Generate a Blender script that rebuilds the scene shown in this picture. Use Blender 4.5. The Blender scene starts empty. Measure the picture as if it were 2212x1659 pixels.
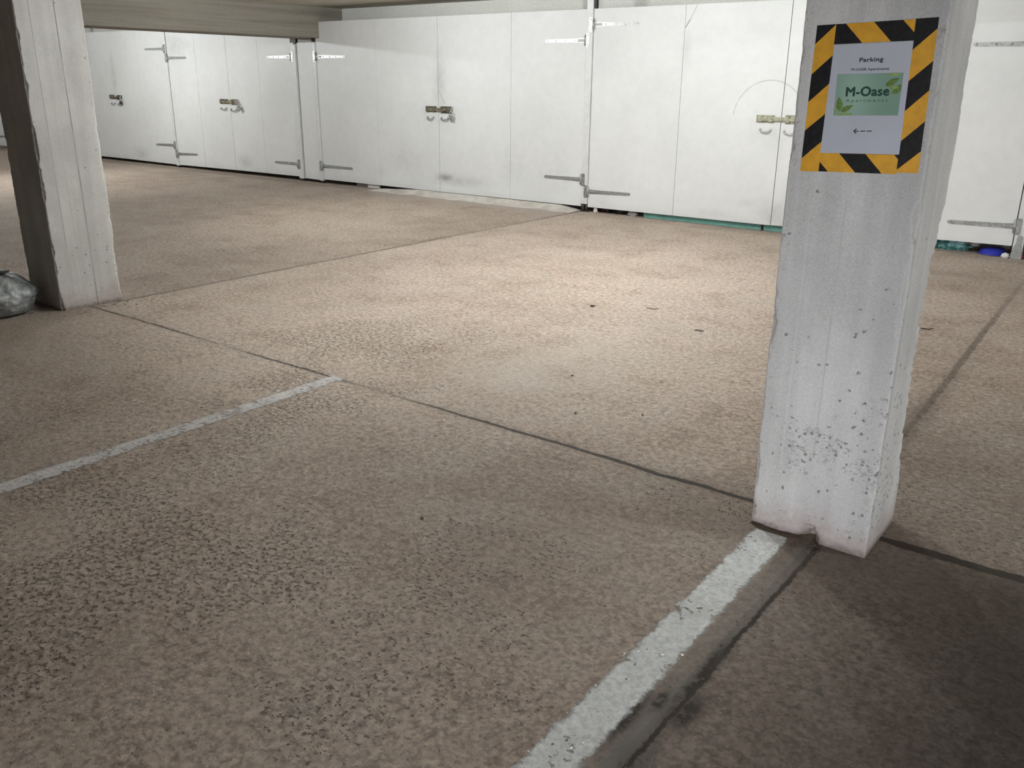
import bpy, bmesh, math, random
from mathutils import Vector, Matrix, noise

random.seed(7)
S = bpy.context.scene
COL = S.collection
V = Vector
pi = math.pi

# ------------------------------------------------------------------ helpers
def tag(o, label=None, cat=None, group=None, kind=None):
    if label: o['label'] = label
    if cat: o['category'] = cat
    if group: o['group'] = group
    if kind: o['kind'] = kind
    return o

def empty(name, loc, label=None, cat=None, group=None, rot=(0, 0, 0)):
    o = bpy.data.objects.new(name, None)
    COL.objects.link(o)
    o.location = loc
    o.rotation_euler = rot
    o.empty_display_size = 0.05
    return tag(o, label, cat, group)

def finish(name, bm, mats, parent=None, smooth=False, loc=(0, 0, 0), rot=(0, 0, 0)):
    me = bpy.data.meshes.new(name)
    bm.normal_update()
    bm.to_mesh(me)
    bm.free()
    if not isinstance(mats, (list, tuple)): mats = [mats]
    for m in mats: me.materials.append(m)
    if smooth:
        for p in me.polygons: p.use_smooth = True
    o = bpy.data.objects.new(name, me)
    COL.objects.link(o)
    o.location = loc
    o.rotation_euler = rot
    if parent: o.parent = parent
    return o

def box(bm, x0, x1, y0, y1, z0, z1, bev=0.0, seg=2, mi=0):
    vs = [bm.verts.new((x, y, z)) for z in (z0, z1) for y in (y0, y1) for x in (x0, x1)]
    idx = [(0, 2, 3, 1), (4, 5, 7, 6), (0, 1, 5, 4), (2, 6, 7, 3), (0, 4, 6, 2), (1, 3, 7, 5)]
    fs = [bm.faces.new([vs[i] for i in f]) for f in idx]
    for f in fs: f.material_index = mi
    if bev > 0:
        es = list({e for f in fs for e in f.edges})
        bmesh.ops.bevel(bm, geom=es, offset=bev, segments=seg, affect='EDGES', profile=0.5)
    return fs

def prism(bm, pts, y0, y1, bev=0.0, mi=0):
    """polygon in x,z extruded between y0 and y1"""
    a = [bm.verts.new((x, y0, z)) for x, z in pts]
    b = [bm.verts.new((x, y1, z)) for x, z in pts]
    fs = [bm.faces.new(a), bm.faces.new(list(reversed(b)))]
    n = len(pts)
    for i in range(n):
        j = (i + 1) % n
        fs.append(bm.faces.new([a[j], a[i], b[i], b[j]]))
    for f in fs: f.material_index = mi
    bmesh.ops.recalc_face_normals(bm, faces=fs)
    if bev > 0:
        es = list({e for f in fs[:1] for e in f.edges})
        bmesh.ops.bevel(bm, geom=es, offset=bev, segments=2, affect='EDGES', profile=0.5)

def tube(bm, pts, r, n=8, cap=True, mi=0):
    pts = [V(p) for p in pts]
    rings = []
    up = V((0.13, 0.21, 0.97)).normalized()
    for i, p in enumerate(pts):
        t = (pts[min(i + 1, len(pts) - 1)] - pts[max(i - 1, 0)]).normalized()
        u = t.cross(up)
        if u.length < 0.05: u = t.cross(V((1, 0, 0)))
        u.normalize()
        w = t.cross(u)
        rr = r[i] if isinstance(r, (list, tuple)) else r
        rings.append([bm.verts.new(p + (u * math.cos(2 * pi * k / n) + w * math.sin(2 * pi * k / n)) * rr) for k in range(n)])
    for a, b in zip(rings, rings[1:]):
        for k in range(n):
            f = bm.faces.new([a[k], a[(k + 1) % n], b[(k + 1) % n], b[k]])
            f.material_index = mi
            f.smooth = True
    if cap:
        bm.faces.new(list(reversed(rings[0]))).material_index = mi
        bm.faces.new(rings[-1]).material_index = mi

# ------------------------------------------------------------------ node helper
class NT:
    def __init__(s, name):
        s.m = bpy.data.materials.new(name)
        s.m.use_nodes = True
        s.t = s.m.node_tree
        s.t.nodes.clear()
        s.out = s.t.nodes.new('ShaderNodeOutputMaterial')
        s.bsdf = s.t.nodes.new('ShaderNodeBsdfPrincipled')
        s.t.links.new(s.bsdf.outputs[0], s.out.inputs[0])
        s._pos = None
    def set(s, sock, v):
        if isinstance(v, bpy.types.NodeSocket): s.t.links.new(v, sock)
        elif isinstance(v, (tuple, list)) and len(v) == 3 and sock.type == 'RGBA': sock.default_value = (*v, 1)
        else: sock.default_value = v
    def pos(s):
        if s._pos is None: s._pos = s.t.nodes.new('ShaderNodeNewGeometry').outputs['Position']
        return s._pos
    def obj(s):
        return s.t.nodes.new('ShaderNodeTexCoord').outputs['Object']
    def xyz(s, v):
        n = s.t.nodes.new('ShaderNodeSeparateXYZ'); s.set(n.inputs[0], v)
        return n.outputs[0], n.outputs[1], n.outputs[2]
    def comb(s, x, y, z):
        n = s.t.nodes.new('ShaderNodeCombineXYZ')
        for i, v in enumerate((x, y, z)): s.set(n.inputs[i], v)
        return n.outputs[0]
    def vmath(s, op, a, b):
        n = s.t.nodes.new('ShaderNodeVectorMath'); n.operation = op
        s.set(n.inputs[0], a); s.set(n.inputs[1], b)
        return n.outputs[0]
    def f(s, op, a, b=0.0, c=0.0, clamp=False):
        n = s.t.nodes.new('ShaderNodeMath'); n.operation = op; n.use_clamp = clamp
        s.set(n.inputs[0], a); s.set(n.inputs[1], b); s.set(n.inputs[2], c)
        return n.outputs[0]
    def add(s, a, b): return s.f('ADD', a, b)
    def sub(s, a, b): return s.f('SUBTRACT', a, b)
    def mul(s, a, b): return s.f('MULTIPLY', a, b)
    def mx(s, a, b): return s.f('MAXIMUM', a, b)
    def ab(s, a): return s.f('ABSOLUTE', a)
    def inv(s, a): return s.f('SUBTRACT', 1.0, a)
    def sm(s, v, lo, hi, a=0.0, b=1.0):
        n = s.t.nodes.new('ShaderNodeMapRange'); n.interpolation_type = 'SMOOTHSTEP'
        s.set(n.inputs['Value'], v)
        s.set(n.inputs['From Min'], lo); s.set(n.inputs['From Max'], hi)
        s.set(n.inputs['To Min'], a); s.set(n.inputs['To Max'], b)
        return n.outputs[0]
    def noise(s, vec, scale, detail=4.0, rough=0.55, dist=0.0):
        n = s.t.nodes.new('ShaderNodeTexNoise')
        s.set(n.inputs['Vector'], vec)
        n.inputs['Scale'].default_value = scale
        n.inputs['Detail'].default_value = detail
        n.inputs['Roughness'].default_value = rough
        n.inputs['Distortion'].default_value = dist
        return n.outputs['Fac']
    def voro(s, vec, scale, feature='F1', rnd=1.0):
        n = s.t.nodes.new('ShaderNodeTexVoronoi'); n.feature = feature
        s.set(n.inputs['Vector'], vec)
        n.inputs['Scale'].default_value = scale
        n.inputs['Randomness'].default_value = rnd
        return n
    def mix(s, fac, a, b, mode='MIX'):
        n = s.t.nodes.new('ShaderNodeMix'); n.data_type = 'RGBA'; n.blend_type = mode
        s.set(n.inputs[0], fac); s.set(n.inputs[6], a); s.set(n.inputs[7], b)
        return n.outputs[2]
    def bump(s, h, strength=0.5, dist=0.01, normal=None):
        n = s.t.nodes.new('ShaderNodeBump')
        n.inputs['Strength'].default_value = strength
        n.inputs['Distance'].default_value = dist
        s.set(n.inputs['Height'], h)
        if normal is not None: s.set(n.inputs['Normal'], normal)
        s.set(s.bsdf.inputs['Normal'], n.outputs[0])
        return n.outputs[0]
    def seg(s, x, y, ax, ay, bx, by):
        """distance to a segment in the plane of x,y"""
        dx, dy = bx - ax, by - ay
        L = dx * dx + dy * dy
        px, py = s.sub(x, ax), s.sub(y, ay)
        t = s.f('ADD', s.mul(px, dx / L), s.mul(py, dy / L), clamp=True)
        qx = s.sub(px, s.mul(t, dx)); qy = s.sub(py, s.mul(t, dy))
        return s.f('SQRT', s.add(s.mul(qx, qx), s.mul(qy, qy)))
    def gauss(s, x, y, cx, cy, sx, sy):
        a = s.mul(s.sub(x, cx), 1 / sx); b = s.mul(s.sub(y, cy), 1 / sy)
        q = s.add(s.mul(a, a), s.mul(b, b))
        return s.f('EXPONENT', s.mul(q, -0.5))
    def col(s, c): s.set(s.bsdf.inputs['Base Color'], c)
    def p(s, **k):
        for a, v in k.items(): s.set(s.bsdf.inputs[a.replace('_', ' ')], v)
        return s.m

def simple(name, c, rough=0.6, metal=0.0, var=0.12, scale=30, bump=0.0, spec=0.5):
    n = NT(name)
    v = n.noise(n.obj(), scale, 5)
    k = n.sm(v, 0.3, 0.7, 1 - var, 1 + var)
    n.col(n.mix(1.0, c, n.comb(k, k, k), 'MULTIPLY'))
    if bump: n.bump(v, bump, 0.004)
    n.set(n.bsdf.inputs['Specular IOR Level'], spec)
    return n.p(Roughness=rough, Metallic=metal)

# ------------------------------------------------------------------ materials
def mat_floor():
    n = NT('rough_concrete_floor')
    P = n.pos()
    x, y, z = n.xyz(P)
    big = n.noise(P, 0.6, 4, 0.6)
    med = n.noise(P, 3.0, 5, 0.62)
    fine = n.noise(P, 34, 4, 0.7)
    gv = n.voro(P, 95)
    grit = n.xyz(gv.outputs['Color'])[0]
    c = n.mix(n.sm(big, 0.36, 0.64), (0.400, 0.318, 0.258), (0.515, 0.422, 0.350))
    c = n.mix(n.sm(med, 0.44, 0.68, 0, 0.5), c, (0.49, 0.43, 0.365))
    c = n.mix(n.sm(n.add(n.mul(med, 0.7), n.mul(fine, 0.3)), 0.48, 0.36, 0, 0.42), c, (0.275, 0.214, 0.164))
    k = n.add(n.sm(fine, 0.3, 0.7, 0.72, 1.18), n.sm(grit, 0.0, 1.0, -0.17, 0.17))
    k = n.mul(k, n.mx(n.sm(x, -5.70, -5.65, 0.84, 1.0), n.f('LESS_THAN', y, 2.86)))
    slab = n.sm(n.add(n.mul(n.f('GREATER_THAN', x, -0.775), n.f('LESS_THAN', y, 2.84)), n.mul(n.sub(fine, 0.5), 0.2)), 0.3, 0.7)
    k = n.mul(k, n.inv(n.mul(slab, n.sm(x, -0.85, 0.05, 0.38, 0.82))))  # dirtier right slab, with shade painted in towards the right
    k = n.mul(k, n.mx(n.mx(n.sm(y, 2.9, 5.6, 0.62, 1.0), n.sm(x, -0.70, -1.1)), n.f('LESS_THAN', y, 2.84)))  # same painted dimming on the floor right of the near pillar
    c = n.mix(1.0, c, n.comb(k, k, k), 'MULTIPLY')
    # pits where the surface has worn off: the wear map is stored on the mesh
    at = n.t.nodes.new('ShaderNodeAttribute'); at.attribute_name = 'wear'
    wear, dirt_shade, pale = n.xyz(at.outputs['Color'])
    c = n.mix(n.mul(n.mul(wear, 0.12), n.sm(fine, 0.6, 0.4)), c, (0.25, 0.19, 0.14))
    blot = n.noise(n.vmath('MULTIPLY', P, (1.0, 1.2, 1)), 52, 3, 0.66)
    thr = n.sub(0.665, n.mul(wear, 0.145))
    pit = n.mul(n.sm(n.sub(blot, thr), 0.0, 0.055), n.sm(wear, 0.05, 0.6, 0.30, 1.0))
    c = n.mix(n.mul(pit, 0.72), c, (0.085, 0.066, 0.05))
    vs = n.voro(P, 13)
    dots = n.mul(n.sm(vs.outputs['Distance'], 0.03, 0.075, 1, 0), n.f('GREATER_THAN', n.xyz(vs.outputs['Color'])[0], 0.78))
    c = n.mix(n.mul(dots, 0.7), c, (0.07, 0.056, 0.043))
    c = n.mix(n.mul(n.mul(pale, 0.5), n.sm(med, 0.3, 0.6, 0.5, 1.0)), c, (0.51, 0.465, 0.41))
    c = n.mix(n.mul(n.mul(dirt_shade, 0.6), n.sm(fine, 0.3, 0.65, 0.5, 1.0)), c, (0.165, 0.133, 0.104))  # dirt spots and painted shade share this channel
    # joints in the slab
    wob = n.mul(n.sub(med, 0.5), 0.050)
    edge = n.mul(n.sub(fine, 0.5), 0.016)
    yy = n.add(n.add(y, wob), edge)
    xx = n.add(n.add(x, n.mul(wob, 0.7)), edge)
    dA = n.ab(n.sub(yy, 2.85))
    wA = n.mx(n.sm(x, -3.0, -1.0, 0.008, 0.013), n.sm(x, -0.75, -0.5, 0, 0.022))
    jA = n.sm(n.sub(dA, wA), -0.004, 0.006, 1, 0)
    onA = n.f('GREATER_THAN', x, -5.75)
    fadeA = n.mx(n.sm(big, 0.40, 0.56, 0.35, 1.0), n.f('GREATER_THAN', x, -2.75))
    gA = n.mx(n.gauss(x, 0.0, -3.0, 0.0, 0.18, 9.0), n.gauss(x, 0.0, -4.25, 0.0, 0.22, 9.0))
    fadeA = n.mul(fadeA, n.inv(n.mul(gA, 0.8)))
    jA = n.mul(n.mul(jA, onA), fadeA)
    hA = n.mul(n.mul(n.sm(dA, 0.0, 0.06, 0.45, 0), onA), n.sm(x, -4.5, -0.9, 0.5, 1.0))
    jB = n.mul(n.sm(n.ab(n.sub(xx, -5.675)), 0.010, 0.024, 0.75, 0), n.f('GREATER_THAN', y, 3.02))
    jB = n.mul(jB, n.sm(big, 0.36, 0.56, 0.55, 1.0))
    jB = n.mx(jB, n.mul(n.gauss(x, y, -5.69, 6.25, 0.03, 0.2), 0.6))
    dC = n.ab(n.sub(xx, n.sm(y, 3.0, 8.5, -0.775, -0.90)))
    jC = n.mx(n.mul(n.sm(dC, 0.008, 0.03, 0.60, 0), n.sm(y, 5.6, 8.0, 1.0, 0.3)), n.mul(n.sm(dC, 0.02, 0.09, 0.30, 0), n.sm(y, 4.0, 5.5, 1, 0.2)))
    jC = n.mul(jC, n.f('GREATER_THAN', y, 2.95))
    # broken and patched joint beside the painted line
    onD = n.f('LESS_THAN', y, 2.66)
    xd = n.add(x, n.mul(n.sub(med, 0.5), 0.05))
    xk = n.add(xd, n.mul(n.sub(fine, 0.5), 0.022))
    dm = n.ab(n.sub(xk, -0.778))
    c = n.mix(n.mul(n.mul(n.sm(dm, 0.035, 0.060, 1, 0), onD), 0.55), c, (0.19, 0.17, 0.148))
    c = n.mix(n.mul(n.mul(n.sm(dm, 0.012, 0.028, 1, 0), onD), n.sm(y, 1.5, 1.9, 0.75, 0.25)), c, (0.215, 0.205, 0.187))
    k1 = n.mul(n.sm(n.ab(n.sub(xk, -0.742)), 0.004, 0.012, 1.0, 0), n.sm(big, 0.38, 0.50, 0.55, 1.0))
    hole = n.mx(n.gauss(xk, y, -0.752, 1.80, 0.012, 0.13), n.gauss(xk, y, -0.715, 1.665, 0.02, 0.055))
    hole = n.mx(hole, n.mx(n.gauss(xk, y, -0.825, 1.56, 0.016, 0.075), n.gauss(xk, y, -0.79, 1.66, 0.012, 0.03)))
    hole = n.f('MINIMUM', n.mul(n.mul(hole, 1.35), n.sm(fine, 0.34, 0.55, 0.35, 1.0)), 1.0)
    kD = n.mul(n.mx(k1, hole), onD)
    c = n.mix(n.mul(n.gauss(x, y, -0.73, 1.45, 0.035, 0.05), 0.6), c, (0.08, 0.083, 0.068))
    j = n.mx(n.mx(jA, jB), n.mx(jC, kD))
    c = n.mix(n.mul(hA, 0.55), c, (0.12, 0.097, 0.072))
    c = n.mix(n.mul(j, 0.92), c, (0.040, 0.031, 0.022))
    # pale whitish dust in front of the lockers
    dust = n.mul(n.mul(n.sm(y, 8.25, 8.75), n.mul(n.sm(x, -9.3, -8.6), n.sm(x, -5.6, -5.9))), n.sm(fine, 0.3, 0.6, 0.55, 1))
    c = n.mix(n.mul(dust, 0.8), c, (0.48, 0.445, 0.41))
    line = n.mul(n.sm(n.ab(n.sub(yy, 8.62)), 0.02, 0.14, 0.5, 0), n.sm(x, -11.5, -9.0, 0.9, 0.35))
    c = n.mix(line, c, (0.14, 0.115, 0.092))
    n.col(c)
    h = n.sub(n.add(n.mul(fine, 0.6), n.mul(grit, 0.12)), n.mul(n.sm(blot, 0.56, 0.68), 0.6))
    n.bump(h, 0.55, 0.006)
    n.set(n.bsdf.inputs['Specular IOR Level'], 0.25)
    return n.p(Roughness=0.78)

def mat_line(name, c, wear, seam):
    """worn road paint: holes in the paint let the slab below show"""
    n = NT(name)
    P = n.pos(); x, y, z = n.xyz(P)
    a = n.noise(P, 42, 5, 0.7); b = n.noise(P, 7, 4, 0.6)
    gr = n.noise(P, 140, 3, 0.7)
    k = n.sm(a, 0.3, 0.7, 0.72, 1.12)
    col = n.mix(1.0, c, n.comb(k, k, k), 'MULTIPLY')
    u = n.xyz(n.obj())[0]
    e = n.ab(u)
    rag = n.add(e, n.mul(n.sub(n.noise(P, 18, 5, 0.7), 0.5), 0.05))
    cover = n.sm(rag, seam - 0.012, seam + 0.006, 1, 0)
    worn = n.sm(n.add(n.mul(a, 0.7), n.mul(b, 0.5)), wear, wear + 0.10, 1, 0.10)
    al = n.mul(cover, worn)
    n.col(col)
    n.set(n.bsdf.inputs['Alpha'], al)
    n.bump(n.add(a, n.mul(gr, 0.3)), 0.6, 0.006)
    return n.p(Roughness=0.75)

def mat_pillar(name, cx, cy, hx, hy, lines, pits, base=(0.62, 0.615, 0.605), notice=False):
    n = NT(name)
    P = n.pos(); x, y, z = n.xyz(P)
    big = n.noise(P, 2.2, 4, 0.6); fine = n.noise(P, 38, 4, 0.65); gr = n.noise(P, 170, 1, 0.7)
    vert = n.noise(n.vmath('MULTIPLY', P, (14, 14, 0.6)), 1.0, 2, 0.55)
    k = n.add(n.sm(big, 0.3, 0.7, 0.86, 1.06), n.sm(vert, 0.3, 0.7, -0.07, 0.07))
    k = n.add(k, n.sm(gr, 0.25, 0.75, -0.08, 0.08))
    c = n.mix(1.0, base, n.comb(k, k, k), 'MULTIPLY')
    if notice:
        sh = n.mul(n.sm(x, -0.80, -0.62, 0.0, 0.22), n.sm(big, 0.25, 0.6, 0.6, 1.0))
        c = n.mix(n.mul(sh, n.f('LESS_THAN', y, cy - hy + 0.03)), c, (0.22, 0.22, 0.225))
    # dirty pinkish foot
    foot = n.mul(n.sm(n.add(z, n.mul(n.sub(big, 0.5), 0.25)), 0.02, 0.17, 1, 0), n.sm(fine, 0.3, 0.62, 0.35, 1.0))
    c = n.mix(n.mul(foot, 0.72), c, (0.43, 0.335, 0.31))
    grime = n.mul(n.sm(n.add(z, n.mul(n.sub(fine, 0.5), 0.06)), 0.0, 0.035, 1, 0), 0.8)
    c = n.mix(grime, c, (0.17, 0.14, 0.115))
    # pits and blow holes
    vo = n.voro(n.vmath('ADD', P, n.vmath('MULTIPLY', n.comb(fine, gr, fine), (0.02, 0.02, 0.02))), 42)
    sel = n.xyz(vo.outputs['Color'])[0]
    msk = n.sm(n.noise(n.vmath('ADD', P, (3.1, 1.7, 5.0)), 5.5, 4, 0.6), 0.42, 0.62)
    dens = n.add(n.mul(n.gauss(z, x, 0.30, cx + 0.05, 0.17, 0.14), 0.95 * pits), n.mul(n.sm(z, 1.3, 0.6, 0.02, 0.10), pits))
    dens = n.mul(dens, n.add(0.35, msk))
    dot = n.mul(n.sm(n.add(vo.outputs['Distance'], n.mul(n.sub(fine, 0.5), 0.5)), 0.10, 0.30, 1, 0), n.f('LESS_THAN', sel, dens))
    chips = n.mul(n.sm(n.noise(n.vmath('MULTIPLY', P, (1, 1, 1.6)), 55, 4, 0.7, 0.8), 0.53, 0.60), n.mul(n.gauss(z, x, 0.27, cx + 0.05, 0.15, 0.12), pits))
    chips = n.mul(chips, n.sm(msk, 0.1, 0.8))
    dk = n.f('MINIMUM', n.add(dot, n.mul(chips, 0.8)), 1.0)
    c = n.mix(n.mul(dk, 0.80), c, (0.13, 0.126, 0.126))
    # bare concrete where the corners have broken off
    ex = n.sub(hx, n.ab(n.sub(x, cx))); ey = n.sub(hy, n.ab(n.sub(y, cy)))
    cor = n.mx(ex, ey)
    brk = n.mul(n.sm(cor, 0.004, 0.012, 0, 1), n.sm(n.f('MINIMUM', ex, ey), 0.004, 0.010))
    c = n.mix(n.mul(brk, 0.35), c, (0.36, 0.325, 0.29))
    crumb = n.mul(n.sm(cor, 0.035, 0.01), n.sm(n.noise(P, 30, 4, 0.7), 0.60, 0.66))
    c = n.mix(n.mul(crumb, 0.6), c, (0.26, 0.23, 0.21))
    lh = 0.0
    for ax, p_, z0, z1, amt, wd in lines:
        q = n.add(y if ax == 'y' else x, n.mul(n.sub(vert, 0.5), 0.008))
        l = n.mul(n.sm(n.ab(n.sub(q, p_)), wd * 0.4, wd, 1, 0), n.mul(n.f('GREATER_THAN', z, z0), n.f('LESS_THAN', z, z1)))
        l = n.mul(l, n.sm(big, 0.40, 0.52, 0.45, 1))
        c = n.mix(n.mul(l, abs(amt)), c, (0.14, 0.13, 0.12) if amt > 0 else (0.8, 0.8, 0.8))
    n.col(c)
    h = n.add(n.mul(fine, 0.5), n.mul(gr, 0.25))
    n.bump(h, 0.45, 0.005)
    n.set(n.bsdf.inputs['Specular IOR Level'], 0.3)
    return n.p(Roughness=0.72)

SMUDGE = ((-7.78, 0.24, 0.10, 0.035, 0.75), (-7.55, 0.21, 0.28, 0.05, 0.30), (-7.86, 1.42, 0.07, 0.22, 0.30),
          (-11.98, 0.20, 0.10, 0.06, 0.32), (-14.95, 0.17, 0.16, 0.08, 0.30), (-8.55, 0.45, 0.25, 0.10, 0.10), (-9.0, 0.25, 0.1, 0.05, 0.1),
          (-13.55, 1.95, 0.25, 0.16, 0.26), (-15.55, 1.45, 0.07, 0.20, 0.22), (-3.3, 0.17, 0.15, 0.10, 0.25),
          (-3.6, 0.27, 0.10, 0.03, 0.10), (-4.45, 1.78, 0.05, 0.10, 0.14), (-6.6, 0.5, 0.2, 0.2, 0.08), (-5.95, 0.35, 0.10, 0.22, 0.07),
          (-3.45, 0.98, 0.16, 0.12, 0.10), (-7.98, 0.98, 0.16, 0.12, 0.10), (-4.0, 0.12, 0.2, 0.03, 0.12), (-5.4, 0.13, 0.06, 0.04, 0.12))
def mat_door(x0, x1):
    n = NT('white_painted_board')
    P = n.pos(); x, y, z = n.xyz(P)
    big = n.noise(P, 1.1, 3, 0.6); md = n.noise(P, 10, 4, 0.65)
    k = n.add(n.sm(big, 0.3, 0.7, 0.95, 1.02), n.sm(md, 0.35, 0.7, 0.012, -0.025))
    c = n.mix(1.0, (0.80, 0.808, 0.80), n.comb(k, k, k), 'MULTIPLY')
    g = n.mul(n.sm(n.add(z, n.mul(n.sub(md, 0.5), 0.10)), 0.05, 0.16, 0.10, 0), 1.0)
    for cx, cz, sx, sz, a in SMUDGE:
        if x0 - 2 * sx < cx < x1 + 2 * sx:
            g = n.mx(g, n.mul(n.mul(n.gauss(x, z, cx, cz, sx, sz), a), n.sm(md, 0.30, 0.68, 0.60, 1.05)))
    mk = []
    if x0 < -3.7 < x1 or x0 < -3.2 < x1:
        # pencil arc
        dx, dz = n.sub(x, -3.50), n.sub(z, 1.10)
        r = n.f('SQRT', n.add(n.mul(dx, dx), n.mul(dz, dz)))
        arc = n.mul(n.sm(n.ab(n.sub(r, 0.372)), 0.003, 0.009, 0.34, 0), n.mul(n.f('GREATER_THAN', z, 1.14), n.f('LESS_THAN', x, -3.1)))
        mk.append(n.mul(arc, n.sm(md, 0.35, 0.55, 0.35, 0.9)))
    if x0 < -4.4 < x1:
        mk.append(n.sm(n.seg(x, z, -4.47, 1.98, -4.425, 2.05), 0.004, 0.010, 0.6, 0))
        mk.append(n.sm(n.seg(x, z, -4.425, 2.05, -4.35, 2.19), 0.003, 0.009, 0.3, 0))
    if x0 < -7.8 < x1:
        mk.append(n.sm(n.seg(x, z, -7.875, 1.32, -7.78, 1.17), 0.003, 0.009, 0.5, 0))
    for q in mk: g = n.mx(g, q)
    n.col(n.mix(g, c, (0.18, 0.175, 0.165)))
    n.set(n.bsdf.inputs['Specular IOR Level'], 0.35)
    return n.p(Roughness=0.48)

def mat_concrete(name, ca, cb, sx=(1, 1, 1), rough=0.8, lines=None):
    n = NT(name)
    P = n.pos(); x, y, z = n.xyz(P)
    a = n.noise(n.vmath('MULTIPLY', P, sx), 1.6, 6, 0.6, 0.3); b = n.noise(P, 40, 4, 0.65)
    c = n.mix(n.sm(a, 0.34, 0.66), ca, cb)
    k = n.sm(b, 0.3, 0.7, 0.93, 1.05)
    c = n.mix(1.0, c, n.comb(k, k, k), 'MULTIPLY')
    for zz in (lines or []):
        q = n.add(z, n.mul(n.sub(n.noise(P, 0.8, 3), 0.5), 0.02))
        l = n.mul(n.sm(n.ab(n.sub(q, zz)), 0.003, 0.014, 0.28, 0), n.sm(n.noise(P, 1.3, 3), 0.40, 0.60, 0.0, 1))
        c = n.mix(l, c, (0.16, 0.14, 0.11))
    n.col(c)
    n.bump(n.add(a, b), 0.25, 0.006)
    return n.p(Roughness=rough)

M = {}
M['floor'] = mat_floor()
M['post'] = simple('white_painted_steel', (0.76, 0.765, 0.76), 0.45, 0, 0.05, 12)
M['ceil'] = mat_concrete('ceiling_concrete', (0.50, 0.46, 0.38), (0.58, 0.54, 0.46), (0.4, 2.5, 1))
M['beam'] = mat_concrete('board_marked_concrete', (0.215, 0.193, 0.156), (0.29, 0.266, 0.22), (1, 0.25, 9), lines=[2.06, 2.15, 2.26])
M['rear'] = mat_concrete('cream_painted_wall', (0.84, 0.82, 0.75), (0.90, 0.885, 0.82))
M['galv'] = simple('galvanised_steel', (0.60, 0.61, 0.61), 0.42, 0.75, 0.18, 40, 0.1)
M['galv_lit'] = simple('lit_galvanised_steel', (0.74, 0.75, 0.75), 0.4, 0.35, 0.10, 40, 0.1)  # lighter copy of the galvanised steel, lamp shine painted into the colour
M['galv_dull'] = simple('dull_grey_steel', (0.40, 0.405, 0.40), 0.5, 0.6, 0.25, 45, 0.15)
M['dark_steel'] = simple('dark_steel', (0.055, 0.05, 0.045), 0.55, 0.4, 0.3, 40)
M['brass'] = simple('tarnished_brass', (0.33, 0.295, 0.215), 0.42, 0.65, 0.45, 60, 0.3)
M['brass_dark'] = simple('dark_tarnished_brass', (0.17, 0.15, 0.11), 0.5, 0.5, 0.5, 60, 0.3)
M['brass_olive'] = simple('olive_painted_brass', (0.40, 0.39, 0.29), 0.5, 0.3, 0.35, 60, 0.3)
M['grey_paint'] = simple('grey_primer', (0.36, 0.375, 0.37), 0.6, 0, 0.15, 35)
M['teal'] = simple('teal_painted_board', (0.145, 0.335, 0.285), 0.6, 0, 0.15, 6)
M['black'] = simple('black_rubbish', (0.014, 0.012, 0.012), 0.6, 0, 0.4, 20)

# ------------------------------------------------------------------ dimensions (metres, X along the lockers, Y towards them)
CEIL = 2.385
YD = 8.80
REAR = 9.25

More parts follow.
